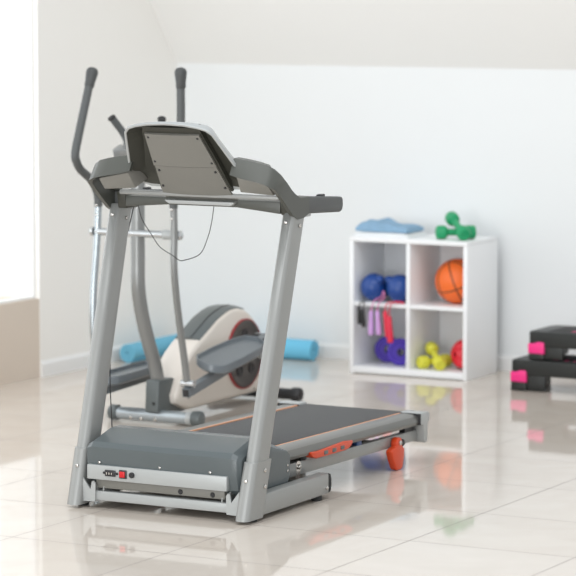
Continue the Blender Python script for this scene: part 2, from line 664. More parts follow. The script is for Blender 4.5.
def strip(u0, u1, t0, t1, ya=Y0, yb=Y1, bev=0.0):
    b = NB()
    add_hex(b, [(sx(u0), ya, dz(ya) + t0), (sx(u1), ya, dz(ya) + t0), (sx(u1), yb, dz(yb) + t0), (sx(u0), yb, dz(yb) + t0),
                (sx(u0), ya, dz(ya) + t1), (sx(u1), ya, dz(ya) + t1), (sx(u1), yb, dz(yb) + t1), (sx(u0), yb, dz(yb) + t1)], bev)
    return b


obj('running_board', strip(-0.25, 0.25, -0.022, -0.003), 'black', T, smooth=False)
obj('running_belt', strip(-0.224, 0.224, -0.002, 0.0035, Y0, 10.915, 0.001), 'belt', T)
for s in (-1, 1):
    def rail_sec(y):
        z = dz(y)
        prof = [(0.243, -0.006), (0.243, 0.0045), (0.262, 0.006), (0.300, 0.0035), (0.316, -0.003), (0.3235, -0.014), (0.325, -0.028), (0.318, -0.040), (0.243, -0.040)]
        return [(sx(s * u), y, z + t) for u, t in prof]
    rb = NB()
    A = [rb.verts.new(p) for p in rail_sec(Y0)]
    B = [rb.verts.new(p) for p in rail_sec(Y1)]
    n = len(A)
    rb.faces.new(A)
    rb.faces.new(B[::-1])
    for k in range(n):
        rb.faces.new((A[k], A[(k + 1) % n], B[(k + 1) % n], B[k]))
    rail = obj('foot_rail', rb, 'rail', T, angle=30)
    u0, u1 = sorted((s * 0.235, s * 0.243))
    obj('orange_stripe', strip(u0, u1, -0.004, 0.005), 'orange_line', rail, smooth=False)
    # end cap at the rear
    x0, x1 = sorted((sx(s * 0.235), sx(s * 0.331)))
    cap = prism([(10.855, 0.160), (10.855, 0.200), (10.862, 0.2065), (10.925, 0.206), (10.942, 0.198), (10.942, 0.170), (10.928, 0.160), (10.924, 0.088), (10.918, 0.080), (10.900, 0.080), (10.892, 0.10), (10.885, 0.155)], 0, x0, x1, 0.004)
    cp = obj('rear_end_cap', cap, 'silver_light', T)
    xs = sx(s * 0.331)
    obj('cap_gasket', prism([(10.851, 0.158), (10.858, 0.158), (10.858, 0.204), (10.851, 0.204)], 0, x0, x1 + 0.001), 'black', cp)
    # lower frame tube
    x0, x1 = sorted((sx(s * 0.270), sx(s * 0.300)))
    fr = prism([(9.66, 0.100), (9.80, 0.0965), (10.885, 0.089), (10.905, 0.094), (10.91, 0.112), (10.90, 0.128), (10.885, 0.1325), (9.66, 0.150)], 0, x0, x1, 0.003)
    F = obj('deck_frame_tube', fr, 'silver', T)
    obj('spacer_block', prism([(10.78, 0.128), (10.86, 0.128), (10.86, 0.172), (10.78, 0.172)], 0, x0 + 0.002, x1 - 0.002), 'black', F)
    obj('spacer_block', prism([(9.70, 0.14), (9.74, 0.14), (9.74, 0.185), (9.70, 0.185)], 0, x0 + 0.002, x1 - 0.002), 'black', F)
    obj('cushion_block', prism([(10.36, 0.134), (10.40, 0.134), (10.40, 0.172), (10.36, 0.172)], 0, x0 + 0.002, x1 - 0.002, 0.002), 'blue_small', F, label='blue cushion block')
    # hinge bolt on the frame
    obj('bolt', bolt((sx(s * 0.301), 9.872, 0.128), (s, 0, 0), 0.010, 0.010), 'steel', F)
    obj('lug', prism([(9.855, 0.085), (9.885, 0.085), (9.89, 0.14), (9.88, 0.150), (9.862, 0.150), (9.852, 0.14)], 0, *sorted((sx(s * 0.296), sx(s * 0.301)))), 'steel', F)
    # orange transport grip with three slots
    x0, x1 = sorted((sx(s * 0.298), sx(s * 0.332)))
    gp = prism([(9.915, 0.172), (9.930, 0.158), (9.96, 0.149), (10.20, 0.1475), (10.235, 0.153), (10.255, 0.166), (10.262, 0.178), (10.19, 0.184), (10.05, 0.179), (9.97, 0.176), (9.915, 0.180)], 0, x0, x1, 0.004, 3)
    gr = obj('orange_grip', gp, 'orange', T, label='orange slotted plastic grip')
    for k in range(3):
        yy = 10.02 + k * 0.068
        obj('slot', box(*sorted((sx(s * 0.331), sx(s * 0.334))), yy, yy + 0.03, 0.155, 0.170, 0.001), 'spine', gr)
    obj('grip_bracket', box(*sorted((sx(s * 0.275), sx(s * 0.2985))), 9.94, 10.24, 0.135, 0.168), 'silver', gr)
    # orange rear foot
    ft = []
    for k in range(13):
        a = radians(-20 + k * 220 / 12)
        ft.append((10.668 + 0.024 * cos(a), 0.108 + 0.026 * sin(a)))
    ft += [(10.605, 0.092), (10.598, 0.082), (10.612, 0.050), (10.638, 0.010), (10.650, 0.002), (10.684, 0.0015), (10.696, 0.010), (10.710, 0.05), (10.710, 0.085)]
    fo = obj('rear_foot', prism(ft, 0, *sorted((sx(s * 0.302), sx(s * 0.332))), 0.005, 3), 'orange', T, label='orange plastic rear foot')
    obj('bolt', bolt((sx(s * 0.332), 10.668, 0.112), (s, 0, 0), 0.010, 0.008), 'steel', fo)
    obj('knob', lathe([(0, 0), (0, 0.011), (0.004, 0.014), (0.016, 0.014), (0.02, 0.010), (0.02, 0)], (sx(s * 0.302), 10.725, 0.103), (s, 0, 0), 18), 'black', fo)
obj('rear_roller', tube([(sx(-0.236), 10.905, 0.177), (sx(0.236), 10.905, 0.177)], 0.020, 20), 'black', T)
for y in (10.0, 10.5):
    obj('deck_crossmember', box(sx(-0.27), sx(0.27), y, y + 0.04, 0.105, 0.135), 'panel', T)
# gas spring under the deck
gs = tube([(sx(0.05), 9.70, 0.075), (sx(0.05), 10.25, 0.11)], 0.014)
obj('gas_spring', gs, 'stab', T)

# --- console and arms
stn = [(0.215, 9.53, 1.315, 9.50, 1.255), (0.26, 9.532, 1.309, 9.50, 1.243), (0.31, 9.536, 1.300, 9.50, 1.234), (0.35, 9.545, 1.29, 9.503, 1.225),
       (0.374, 9.558, 1.277, 9.512, 1.214), (0.388, 9.582, 1.256, 9.53, 1.203), (0.392, 9.615, 1.230, 9.565, 1.178), (0.392, 9.65, 1.202, 9.61, 1.142),
       (0.392, 9.685, 1.180, 9.66, 1.103), (0.392, 9.715, 1.168, 9.70, 1.084), (0.392, 9.75, 1.165, 9.745, 1.087), (0.392, 9.79, 1.165, 9.785, 1.101)]
th = 0.016
for s in (-1, 1):
    ab = NB()
    rings = []
    for i, (u, yt, zt, yb, zb) in enumerate(stn):
        pa, pb = stn[max(i - 1, 0)], stn[min(i + 1, len(stn) - 1)]
        t = Vector((pb[0] - pa[0], pb[1] - pa[1])).normalized()
        nrm = Vector((-t.y, t.x))           # inward

        def q(y, d, z):
            return ab.verts.new((sx(s * (u + nrm.x * d)) - (0.028 * min(1, (u - 0.215) / 0.16) if s < 0 else 0), y + nrm.y * d, z))
        rings.append([q(yb, 0, zb), q(yt, 0, zt - 0.004), q(yt, 0.004, zt), q(yt, 0.045, zt + 0.001), q(yt, 0.045, zt - 0.008), q(yt, th, zt - 0.010), q(yb, th, zb)])
    for a, c in zip(rings, rings[1:]):
        n = len(a)
        for k in range(n):
            ab.faces.new((a[k], a[(k + 1) % n], c[(k + 1) % n], c[k]))
    ab.faces.new(rings[0][::-1])
    ab.faces.new(rings[-1])
    obj('console_arm', ab, 'grey', T, angle=40)
for s in (-1, 1):
    x0, x1 = sorted((sx(s * 0.345), sx(s * 0.3905)))
    if s < 0:
        x0, x1 = x0 - 0.028, x1 - 0.028
    gp = prism([(9.70, 1.105), (9.80, 1.099), (10.04, 1.088), (10.058, 1.094), (10.064, 1.110), (10.064, 1.136), (10.054, 1.146), (9.80, 1.163), (9.70, 1.163)], 0, x0, x1, 0.009, 3)
    G = obj('hand_grip', gp, 'grip', T)
    obj('pulse_button', box((x0 + x1) / 2 - 0.008, (x0 + x1) / 2 + 0.01, 9.90, 9.94, 1.150, 1.163, 0.003), 'black', G)
    obj('grip_bracket', box(x0 + 0.006, x1 - 0.006, 9.70, 9.815, 1.088, 1.104, 0.003), 'silver_light', G)
    # pod (cup holder underside)
    c = NB()
    pts = [(0.233, 9.518, 1.248), (0.362, 9.518, 1.222), (0.364, 9.562, 1.180), (0.226, 9.562, 1.187),
           (0.228, 9.560, 1.284), (0.362, 9.575, 1.250), (0.366, 9.63, 1.186), (0.205, 9.62, 1.222)]
    add_hex(c, [(sx(s * u), y, z) for u, y, z in pts], 0.004)
    obj('cup_holder', c, 'panel', T)
    # connector between upright and arm
    obj('arm_bracket', prism([(9.672, 1.100), (9.765, 1.100), (9.765, 1.15), (9.66, 1.165)], 0, *sorted((sx(s * 0.335), sx(s * 0.372))), 0.004), 'lining', T)
obj('console_crossbar', box(sx(-0.345), sx(0.345), 9.635, 9.66, 1.156, 1.174, 0.005), 'silver', T)
ug = NB()
add_poly_prism(ug, [(sx(-0.335), 1.150), (sx(-0.335), 1.108), (sx(-0.15), 1.122), (sx(0.15), 1.122), (sx(0.335), 1.104), (sx(0.335), 1.150)], 1, 9.665, 9.73, 0.004)
obj('lower_housing', ug, 'grey', T)

# console: frame (u across, s down the back face, w towards the user)
e_s = Vector((0, 0.205, -0.255)).normalized()
e_w = Vector((0, 0.255, 0.205)).normalized()
O = Vector((CX, 9.405, 1.425))


def con(u, s, w):
    return O + Vector((u, 0, 0)) + e_s * s + e_w * w


half = [(0.0, -0.022), (0.08, -0.017), (0.135, -0.006), (0.168, 0.006), (0.188, 0.026), (0.205, 0.085), (0.228, 0.17), (0.245, 0.235), (0.247, 0.27), (0.237, 0.31), (0.20, 0.328), (0.0, 0.335)]
outl = half + [(-u, s) for u, s in half[-2:0:-1]]


def inset(ol, d, cs=0.165):
    out_ = []
    for u, s in ol:
        v = Vector((u, s - cs))
        l = v.length
        out_.append((u * (l - d) / l, cs + (s - cs) * (l - d) / l))
    return out_


RW = lambda s: 0.0 if s < 0.24 else min(0.036, (s - 0.24) / 0.07 * 0.036)
cs_ = NB()
o0 = [cs_.verts.new(con(u, s, RW(s))) for u, s in outl]
o1 = [cs_.verts.new(con(u, s, 0.010 + RW(s))) for u, s in inset(outl, 0.0)]
o2 = [cs_.verts.new(con(u, s, 0.062)) for u, s in inset(outl, 0.045)]
i0 = [cs_.verts.new(con(u, s, RW(s))) for u, s in inset(outl, 0.007)]
i1 = [cs_.verts.new(con(u, s, 0.052)) for u, s in inset(outl, 0.050)]
n = len(outl)
for a, c in ((o0, o1), (o1, o2), (o0, i0), (i0, i1)):
    for k in range(n):
        cs_.faces.new((a[k], a[(k + 1) % n], c[(k + 1) % n], c[k]))
cs_.faces.new(o2)
cs_.faces.new(i1)
CS = obj('console_shell', cs_, 'silver_light', T, angle=40)
ln = NB()
a = [ln.verts.new(con(u, s, 0.003 + RW(s))) for u, s in inset(outl, 0.0085)]
c = [ln.verts.new(con(u, s, 0.049)) for u, s in inset(outl, 0.0508)]
a2 = [ln.verts.new(con(u, s, 0.002 + RW(s))) for u, s in inset(outl, 0.0105)]
c2 = [ln.verts.new(con(u, s, 0.046)) for u, s in inset(outl, 0.053)]
for p, q in ((a, c), (a, a2), (a2, c2)):
    for k in range(n):
        ln.faces.new((p[k], p[(k + 1) % n], q[(k + 1) % n], q[k]))
ln.faces.new(c)
ln.faces.new(c2)
obj('shell_lining', ln, 'lining', CS, angle=40)
# display on the user side
dsp = NB()
add_hex(dsp, [con(-0.12, 0.10, 0.060), con(0.12, 0.10, 0.060), con(0.14, 0.26, 0.060), con(-0.14, 0.26, 0.060), con(-0.12, 0.10, 0.065), con(0.12, 0.10, 0.065), con(0.14, 0.26, 0.065), con(-0.14, 0.26, 0.065)])
obj('display', dsp, 'black', CS, smooth=False)


def plate(rows, w0, w1, bev=0.003):
    """rows: (half width, s, extra w)"""
    bm = NB()
    fr_, bk = [], []
    ucount = 5
    for hw, s, ew in rows:
        fr_.append([bm.verts.new(con(hw * (2 * k / (ucount - 1) - 1), s, w0 + ew + 0.004 * (2 * k / (ucount - 1) - 1) ** 2)) for k in range(ucount)])
        bk.append([bm.verts.new(con(hw * (2 * k / (ucount - 1) - 1), s, w1 + ew)) for k in range(ucount)])
    for L in (fr_, bk):
        for r0, r1 in zip(L, L[1:]):
            for k in range(ucount - 1):
                bm.faces.new((r0[k], r0[k + 1], r1[k + 1], r1[k]))
    for k in range(ucount - 1):
        bm.faces.new((fr_[0][k], fr_[0][k + 1], bk[0][k + 1], bk[0][k]))
        bm.faces.new((fr_[-1][k], fr_[-1][k + 1], bk[-1][k + 1], bk[-1][k]))
    for i in range(len(rows) - 1):
        bm.faces.new((fr_[i][0], fr_[i + 1][0], bk[i + 1][0], bk[i][0]))
        bm.faces.new((fr_[i][-1], fr_[i + 1][-1], bk[i + 1][-1], bk[i][-1]))
    return bm


obj('panel_base', plate([(0.120, 0.018, 0), (0.143, 0.19, 0), (0.155, 0.33, 0)], 0.022, 0.047), 'lining', CS)
bp = obj('back_panel', plate([(0.116, 0.046, 0.0), (0.135, 0.203, 0.0)], 0.012, 0.024), 'panel', T, label='matt grey back panel of the console')
lp = obj('lower_back_panel', plate([(0.132, 0.206, 0.0), (0.148, 0.335, 0.0), (0.151, 0.350, 0.002), (0.156, 0.378, 0.012)], 0.014, 0.026), 'panel', T, label='lower grey back panel of the console')
for u, s, P_ in ((-0.105, 0.062, bp), (0.105, 0.062, bp), (-0.122, 0.182, bp), (0.122, 0.182, bp), (-0.121, 0.227, lp), (0.121, 0.227, lp), (-0.134, 0.305, lp), (0.134, 0.305, lp)):
    obj('screw', disc(con(u, s, 0.0185), -e_w, 0.0048, 0.005, 0.001, 12), 'black', P_)
lip = NB()
add_poly_prism(lip, [(sx(-0.150), 1.142), (sx(-0.13), 1.128), (sx(0.14), 1.128), (sx(0.155), 1.142)], 1, 9.64, 9.67, 0.003)
obj('lower_lip', lip, 'silver_light', T)
# safety cord loop under the console
obj('safety_cord', tube(smooth_path([(-5.935, 9.66, 1.115), (-5.93, 9.68, 1.06), (-5.90, 9.70, 1.00), (-5.87, 9.71, 0.955), (-5.83, 9.73, 0.925), (-5.80, 9.73, 0.908), (-5.77, 9.72, 0.908), (-5.70, 9.72, 0.935), (-5.66, 9.71, 1.00), (-5.637, 9.70, 1.06), (-5.615, 9.68, 1.125)], 6), 0.0017, 6), 'cord', T)
CABLE = [(-6.03, 9.79, 1.115), (-6.045, 9.74, 0.95), (-6.044, 9.65, 0.718), (-6.036, 9.62, 0.58), (-6.028, 9.60, 0.449), (-5.985, 9.545, 0.265)]
obj('console_cable', tube(smooth_path(CABLE, 6), 0.0024, 6), 'cord', T)

# ================================================================== ELLIPTICAL TRAINER
EX = -6.835
E = thing('elliptical_trainer', 'beige and grey elliptical cross trainer with tall moving arms standing behind the treadmill', 'elliptical trainer', (EX, 11.6, 0))


def ex(u):
    return EX + u


for nm, y, hw, r, z in (('front_stabilizer', 11.265, 0.205, 0.028, 0.036), ('rear_stabilizer', 12.16, 0.215, 0.026, 0.034)):
    m_ = 'stab' if y < 12 else 'black'
    sb = obj(nm, tube([(ex(-hw), y, z), (ex(hw), y, z)], r, 24), m_, E)
    for s in (-1, 1):
        obj('end_cap', lathe([(-0.01, 0), (-0.01, r + 0.006), (0.022, r + 0.007), (0.03, r + 0.003), (0.034, r - 0.01), (0.034, 0)], (ex(s * hw), y, z + 0.001), (s, 0, 0), 24), 'spine' if y < 12 else 'black', sb)
    if y < 12:
        for u in (-0.115, -0.06, 0.012):
            obj('bolt', bolt((ex(u), y - 0.024, z - 0.012), (0, -1, -0.3), 0.009, 0.008), 'steel', sb)
        obj('transport_collar', tube([(ex(hw - 0.04), y, z), (ex(hw - 0.015), y, z)], r + 0.002, 24), 'silver_light', sb)
obj('base_beam', box(ex(-0.03), ex(0.03), 11.27, 12.16, 0.035, 0.075, 0.006), 'pedal', E)
# mast foot and mast
mf = NB()
add_poly_prism(mf, [(11.225, 0.055), (11.50, 0.040), (11.50, 0.055), (11.375, 0.190), (11.36, 0.197), (11.235, 0.197)], 0, ex(-0.034), ex(0.034), 0.010, 3)
MF = obj('mast_foot', mf, 'spine', E)
obj('plug', disc((ex(0.012), 11.226, 0.095), (0, -1, 0), 0.007, 0.003), 'black', MF)
mast = smooth_path([(EX, 11.13, 1.20), (EX, 11.12, 0.95), (EX, 11.12, 0.75), (EX, 11.122, 0.62), (EX, 11.155, 0.49), (EX, 11.21, 0.36), (EX, 11.262, 0.255), (EX, 11.292, 0.15)], 6)
MS = obj('mast', tube(mast, 0.031, 24), 'post', E)
obj('screw', bolt((EX + 0.012, 11.225, 0.352 - 0.02), (0.4, -1, 0.2), 0.006, 0.006), 'steel', MS)
# pivot tube
PV = obj('pivot_tube', tube([(-7.035, 11.10, 0.86), (-6.625, 11.10, 0.86)], 0.0165, 20), 'chrome', E)
obj('pivot_collar', tube([(-6.69, 11.10, 0.86), (-6.63, 11.10, 0.86)], 0.021, 20), 'silver_light', PV)
for x, s in ((-7.058, -1), (-6.607, 1)):
    obj('end_nut', lathe([(0, 0), (0, 0.021), (0.014, 0.021), (0.02, 0.012), (0.02, 0)], (x - s * 0.012, 11.10, 0.86), (s, 0, 0), 18), 'chrome', PV)
# moving arms
for nm, up_, lo in (
    ('right', [(-6.62, 11.128, 1.548), (-6.62, 11.13, 1.36), (-6.62, 11.12, 1.27), (-6.62, 11.085, 1.17), (-6.62, 11.065, 1.08), (-6.62, 11.065, 0.98)],
     [(-6.62, 11.066, 1.03), (-6.62, 11.07, 0.86), (-6.62, 11.066, 0.74), (-6.62, 11.085, 0.60), (-6.62, 11.12, 0.44), (-6.62, 11.15, 0.32), (-6.62, 11.172, 0.215)]),
    ('left', [(-7.05, 11.058, 1.525), (-7.04, 11.020, 1.38), (-7.03, 10.965, 1.28), (-7.03, 10.915, 1.205), (-7.03, 10.912, 1.18), (-7.03, 10.935, 1.155), (-7.03, 11.045, 1.085), (-7.03, 11.10, 1.035), (-7.03, 11.11, 0.97)],
     [(-7.03, 11.11, 1.00), (-7.03, 11.10, 0.86), (-7.03, 11.085, 0.74), (-7.03, 11.065, 0.60), (-7.03, 11.06, 0.44), (-7.03, 11.08, 0.32), (-7.03, 11.11, 0.20)])):
    if nm == 'left':
        # straight run then a tight bend, so sample the straight part linearly
        A0, A1 = Vector((-7.028, 11.055, 1.545)), Vector((-7.022, 10.92, 1.24))
        pth = [A0.lerp(A1, k / 8) for k in range(8)] + smooth_path([A1, (-7.022, 10.912, 1.208), (-7.023, 10.92, 1.182), (-7.03, 10.965, 1.14), (-7.03, 11.05, 1.09), (-7.03, 11.10, 1.03), (-7.03, 11.11, 0.97)], 5)
    else:
        pth = smooth_path(up_, 6)
    UA = obj('moving_arm', tube(pth, 0.0185, 20), 'grip', E)
    top = Vector(pth[0])
    dr = (Vector(pth[0]) - Vector(pth[1])).normalized()
    obj('arm_end_cap', lathe([(-0.055, 0.0195), (-0.052, 0.0215), (-0.03, 0.022), (0.0, 0.026), (0.015, 0.027), (0.028, 0.022), (0.034, 0.012), (0.036, 0)], top + Vector((0.001, 0, 0)), dr, 24), 'grip_end', UA)
    LA = obj('lower_arm', tube(smooth_path(lo, 6), 0.0155, 20), 'stab' if nm == 'left' else 'post', E)
    for z in (0.935, 0.975):
        obj('bolt', bolt((lo[0][0], lo[0][1] - 0.015, z), (0, -1, 0), 0.006, 0.008), 'steel', LA)
# small console with fixed handles
obj('display_unit', prism([(11.08, 1.175), (11.16, 1.16), (11.20, 1.22), (11.12, 1.245), (11.06, 1.225)], 0, ex(-0.095), ex(0.095), 0.008), 'post', E)
for s in (-1, 1):
    xx = s * 0.125
    fh = obj('fixed_handle', tube(smooth_path([(ex(xx), 11.12, 1.355), (ex(xx * 0.72), 11.17, 1.27), (ex(xx * 0.45), 11.15, 1.18), (ex(0.0), 11.135, 1.12)], 6), 0.0165, 18), 'grip', E)
    obj('handle_cap', disc((ex(xx), 11.119, 1.353), (xx * 0.28, -0.05, 0.085), 0.0185, 0.014, 0.004), 'rubber', fh)

# body shell
prof = [(11.44, 0.045), (11.335, 0.085), (11.325, 0.12), (11.40, 0.25), (11.455, 0.30), (11.52, 0.339), (11.60, 0.378), (11.696, 0.425), (11.77, 0.449), (11.82, 0.460), (11.88, 0.461), (11.94, 0.448), (11.99, 0.425), (12.04, 0.388), (12.085, 0.33), (12.10, 0.26), (12.095, 0.16), (12.07, 0.05)]


def crown_body(pf, xa, xb, r=0.03, k=4):
    """side walls plus rounded shoulders"""
    cen = Vector((11.8, 0.2))
    bm = NB()
    rings_ = []
    lay = []
    for i in range(k + 1):
        a = i / k * pi / 2
        lay.append((xa + r * (1 - sin(a)), r * (1 - cos(a))))
    lay = [(xa, r)] + [(xa + r * (1 - cos(radians(t))), r * (1 - sin(radians(t)))) for t in (30, 60, 90)]
    lay = lay + [(xb - (x - xa), d) for x, d in lay[::-1]]
    n_ = len(pf)
    # inward normals of the outline
    P_ = [Vector(p) for p in pf]
    N_ = []
    for i in range(n_):
        t_ = (P_[(i + 1) % n_] - P_[i - 1]).normalized()
        nn = Vector((t_.y, -t_.x))
        if nn.dot(cen - P_[i]) < 0:
            nn = -nn
        N_.append(nn)
    for x, d in lay:
        rings_.append([bm.verts.new((x, P_[i].x + N_[i].x * d, P_[i].y + N_[i].y * d)) for i in range(n_)])
    for a_, c_ in zip(rings_, rings_[1:]):
        for i in range(n_):
            bm.faces.new((a_[i], a_[(i + 1) % n_], c_[(i + 1) % n_], c_[i]))
    bm.faces.new(rings_[0])
    bm.faces.new(rings_[-1][::-1])
    return bm


BS = obj('body_shell', crown_body(prof, ex(-0.075), ex(0.075), 0.022), 'beige_shell', E, angle=45)
# dark spine over the top
spn = NB()
sp_prof = [(11.535, 0.352), (11.60, 0.386), (11.696, 0.433), (11.77, 0.456), (11.82, 0.467), (11.885, 0.468), (11.945, 0.454)]
rr_ = []
for i, (y, z) in enumerate(sp_prof):
    t_ = (Vector(sp_prof[min(i + 1, len(sp_prof) - 1)]) - Vector(sp_prof[max(i - 1, 0)])).normalized()
    nn = Vector((-t_.y, t_.x))
    q = []
    for u, d in ((-0.066, -0.03), (-0.064, -0.006), (-0.045, 0.001), (0.0, 0.003), (0.045, 0.001), (0.064, -0.006), (0.066, -0.03)):
        q.append(spn.verts.new((ex(u), y + nn.x * d, z + nn.y * d)))
    rr_.append(q)
for a_, c_ in zip(rr_, rr_[1:]):
    for k in range(6):
        spn.faces.new((a_[k], a_[k + 1], c_[k + 1], c_[k]))
    spn.faces.new((a_[6], a_[0], c_[0], c_[6]))
spn.faces.new(rr_[0])
spn.faces.new(rr_[-1][::-1])
SPN = obj('spine_cover', spn, 'spine', E, angle=45)
obj('cover_groove', tube(smooth_path([(ex(0.02), y - 0.001, z + 0.0035) for y, z in sp_prof[:6]], 4), 0.0016, 6), 'black', SPN)
# crank disc
DC = (11.925, 0.243)
dsk = obj('crank_disc', lathe([(-0.02, 0), (-0.02, 0.156), (0.008, 0.156), (0.011, 0.150), (0.006, 0.12), (0.006, 0.06), (0.012, 0.05), (0.012, 0)], (ex(0.075), *DC), (1, 0, 0), 48), 'disc', E)
obj('disc_ring', lathe([(-0.02, 0.154), (-0.02, 0.1625), (0.008, 0.1625), (0.010, 0.160), (0.010, 0.157), (-0.02, 0.154)], (ex(0.075), *DC), (1, 0, 0), 48), 'ring', dsk, label='thin red ring round the disc')
for k in range(5):
    a = radians(20 + k * 72)
    c_ = Vector((ex(0.081), DC[0] + 0.09 * cos(a), DC[1] + 0.09 * sin(a)))
    obj('disc_recess', lathe([(0, 0), (0, 0.024), (0.003, 0.026), (0.004, 0.022), (0.001, 0.018), (0.001, 0)], c_, (1, 0, 0), 20), 'black', dsk)
obj('crank_disc', lathe([(-0.02, 0), (-0.02, 0.156), (0.008, 0.156), (0.008, 0)], (ex(-0.075), *DC), (-1, 0, 0), 48), 'disc', E)
for p in ((11.50, 0.285), (11.42, 0.10), (12.02, 0.07)):
    obj('screw', bolt((ex(0.0745), *p), (1, 0, 0), 0.005, 0.003), 'panel', BS)


def bar_yz(pts_c, hw, hh):
    """square tube along a path in the y,z plane at x"""
    bm = NB()
    rg = []
    for i, p in enumerate(pts_c):
        p = Vector(p)
        t_ = (Vector(pts_c[min(i + 1, len(pts_c) - 1)]) - Vector(pts_c[max(i - 1, 0)])).normalized()
        up_ = Vector((1, 0, 0)).cross(t_).normalized()
        rg.append([bm.verts.new(p + Vector((a_ * hw, 0, 0)) + up_ * b_ * hh) for a_, b_ in ((-1, -1), (1, -1), (1, 1), (-1, 1))])
    for a_, c_ in zip(rg, rg[1:]):
        for k in range(4):
            bm.faces.new((a_[k], a_[(k + 1) % 4], c_[(k + 1) % 4], c_[k]))
    bm.faces.new(rg[0][::-1])
    bm.faces.new(rg[-1])
    return bm


def pedal(cx, pts, tilt):
    """foot tray: pts = (y, z) of front and rear top; rounded nose"""
    (ya, za), (yb, zb) = pts
    L = yb - ya
    outl_ = []
    W_ = 0.074
    N = 9
    for k in range(N + 1):                      # front nose
        a_ = pi + pi * k / N
        outl_.append((cos(a_) * W_, 0.06 + sin(a_) * 0.06))
    outl_ += [(W_ * 1.05, L * 0.4), (W_ * 0.95, L * 0.75), (W_ * 0.7, L * 0.93)]
    outl_ += [(0.0, L)]
    outl_ += [(-W_ * 0.7, L * 0.93), (-W_ * 0.95, L * 0.75), (-W_ * 1.05, L * 0.4)]

    def p3(x, l, h):
        return (cx + x, ya + l, za + (zb - za) * l / L + h - 0.12 * tilt * x)
    bm = NB()
    lays = [(0.88, -0.034), (1.0, -0.024), (1.0, 0.002), (0.985, 0.008), (0.93, 0.008), (0.91, -0.006)]
    rg = []
    for sc_, h in lays:
        rg.append([bm.verts.new(p3(x * sc_, (l - L / 2) * (1 - (1 - sc_) * 0.4) + L / 2, h)) for x, l in outl_])
    n_ = len(outl_)
    for a_, c_ in zip(rg, rg[1:]):
        for i in range(n_):
            bm.faces.new((a_[i], a_[(i + 1) % n_], c_[(i + 1) % n_], c_[i]))
    bm.faces.new(rg[0][::-1])
    bm.faces.new(rg[-1])
    return bm


# right side: link, clevis, pedal, crank
RX, LXX = -6.615, -7.03
lk = obj('pedal_link', bar_yz([(RX, 11.155, 0.165), (RX, 11.54, 0.238), (RX, 11.86, 0.330)], 0.018, 0.019), 'pedal', E)
obj('tube_opening', bar_yz([(RX, 11.1535, 0.1645), (RX, 11.158, 0.1655)], 0.0145, 0.0155), 'black', lk)
obj('clevis', tube([(RX - 0.032, 11.175, 0.205), (RX + 0.032, 11.175, 0.205)], 0.016, 18), 'chrome', lk)
obj('foot_pedal', pedal(RX + 0.005, ((11.315, 0.272), (11.80, 0.336)), 2.2), 'pedal', E)
obj('crank_arm', bar_yz([(RX - 0.045, 11.915, 0.235), (RX - 0.045, 11.865, 0.345)], 0.009, 0.016), 'silver_light', E)
obj('crank_axle', tube([(ex(0.08), 11.925, 0.243), (RX - 0.03, 11.925, 0.243)], 0.015), 'chrome', E)
obj('crank_pin', tube([(RX - 0.055, 11.862, 0.338), (RX + 0.03, 11.862, 0.338)], 0.013), 'black', E)
# left side
lk = obj('pedal_link', bar_yz([(LXX, 11.10, 0.150), (LXX, 11.52, 0.170), (LXX, 11.98, 0.165)], 0.018, 0.017), 'pedal', E)
obj('clevis', tube([(LXX - 0.032, 11.118, 0.185), (LXX + 0.032, 11.118, 0.185)], 0.016, 18), 'chrome', lk)
obj('foot_pedal', pedal(LXX - 0.005, ((11.115, 0.205), (11.62, 0.222)), -0.3), 'pedal', E)
obj('crank_arm', bar_yz([(LXX + 0.045, 11.93, 0.255), (LXX + 0.045, 11.98, 0.150)], 0.009, 0.016), 'silver_light', E)
obj('crank_axle', tube([(ex(-0.08), 11.925, 0.243), (LXX + 0.03, 11.925, 0.243)], 0.015), 'chrome', E)
obj('crank_pin', tube([(LXX + 0.055, 11.978, 0.16), (LXX - 0.03, 11.978, 0.16)], 0.013), 'black', E)


# ================================================================== ROLLED MATS
def rolled_mat(name, c, axis, length, r, m, label, flap):
    """spiral cross-section swept along axis (0 = x, 1 = y)"""
    turns, th_ = 4.2, 0.0085
    n_ = 130
    inner, outer = [], []
    r0 = r - turns * 0.0098
    for i in range(n_ + 1):
        a_ = 2 * pi * turns * i / n_
        rad = r0 + (r - r0) * i / n_
        aa = flap + a_ - 2 * pi * turns
        outer.append((rad * cos(aa), rad * sin(aa)))
        inner.append(((rad - th_) * cos(aa), (rad - th_) * sin(aa)))
    bm = NB()

    def v(p, t_):
        if axis == 0:
            return bm.verts.new((c[0] + t_, c[1] + p[0], c[2] + p[1]))
        return bm.verts.new((c[0] + p[0], c[1] + t_, c[2] + p[1]))
    A_ = [v(p, 0) for p in outer]
    B_ = [v(p, length) for p in outer]
    C_ = [v(p, 0) for p in inner]
    D_ = [v(p, length) for p in inner]
    for i in range(n_):
        bm.faces.new((A_[i], A_[i + 1], B_[i + 1], B_[i]))
        bm.faces.new((C_[i], C_[i + 1], D_[i + 1], D_[i]))
        bm.faces.new((A_[i], A_[i + 1], C_[i + 1], C_[i]))
        bm.faces.new((B_[i], B_[i + 1], D_[i + 1], D_[i]))
    bm.faces.new((A_[0], B_[0], D_[0], C_[0]))
    bm.faces.new((A_[-1], B_[-1], D_[-1], C_[-1]))
    return single(name, bm, m, label, 'exercise mat')


rolled_mat('rolled_exercise_mat', (-8.03, 12.96, 0.052), 1, 0.56, 0.051, 'mat_dark', 'darker blue rolled mat lying along the left wall, seen through the elliptical trainer', radians(-60))
rolled_mat('rolled_exercise_mat', (-7.80, 13.50, 0.056), 0, 0.565, 0.055, 'mat', 'bright light blue rolled mat along the back wall, right of the elliptical trainer', radians(-80))
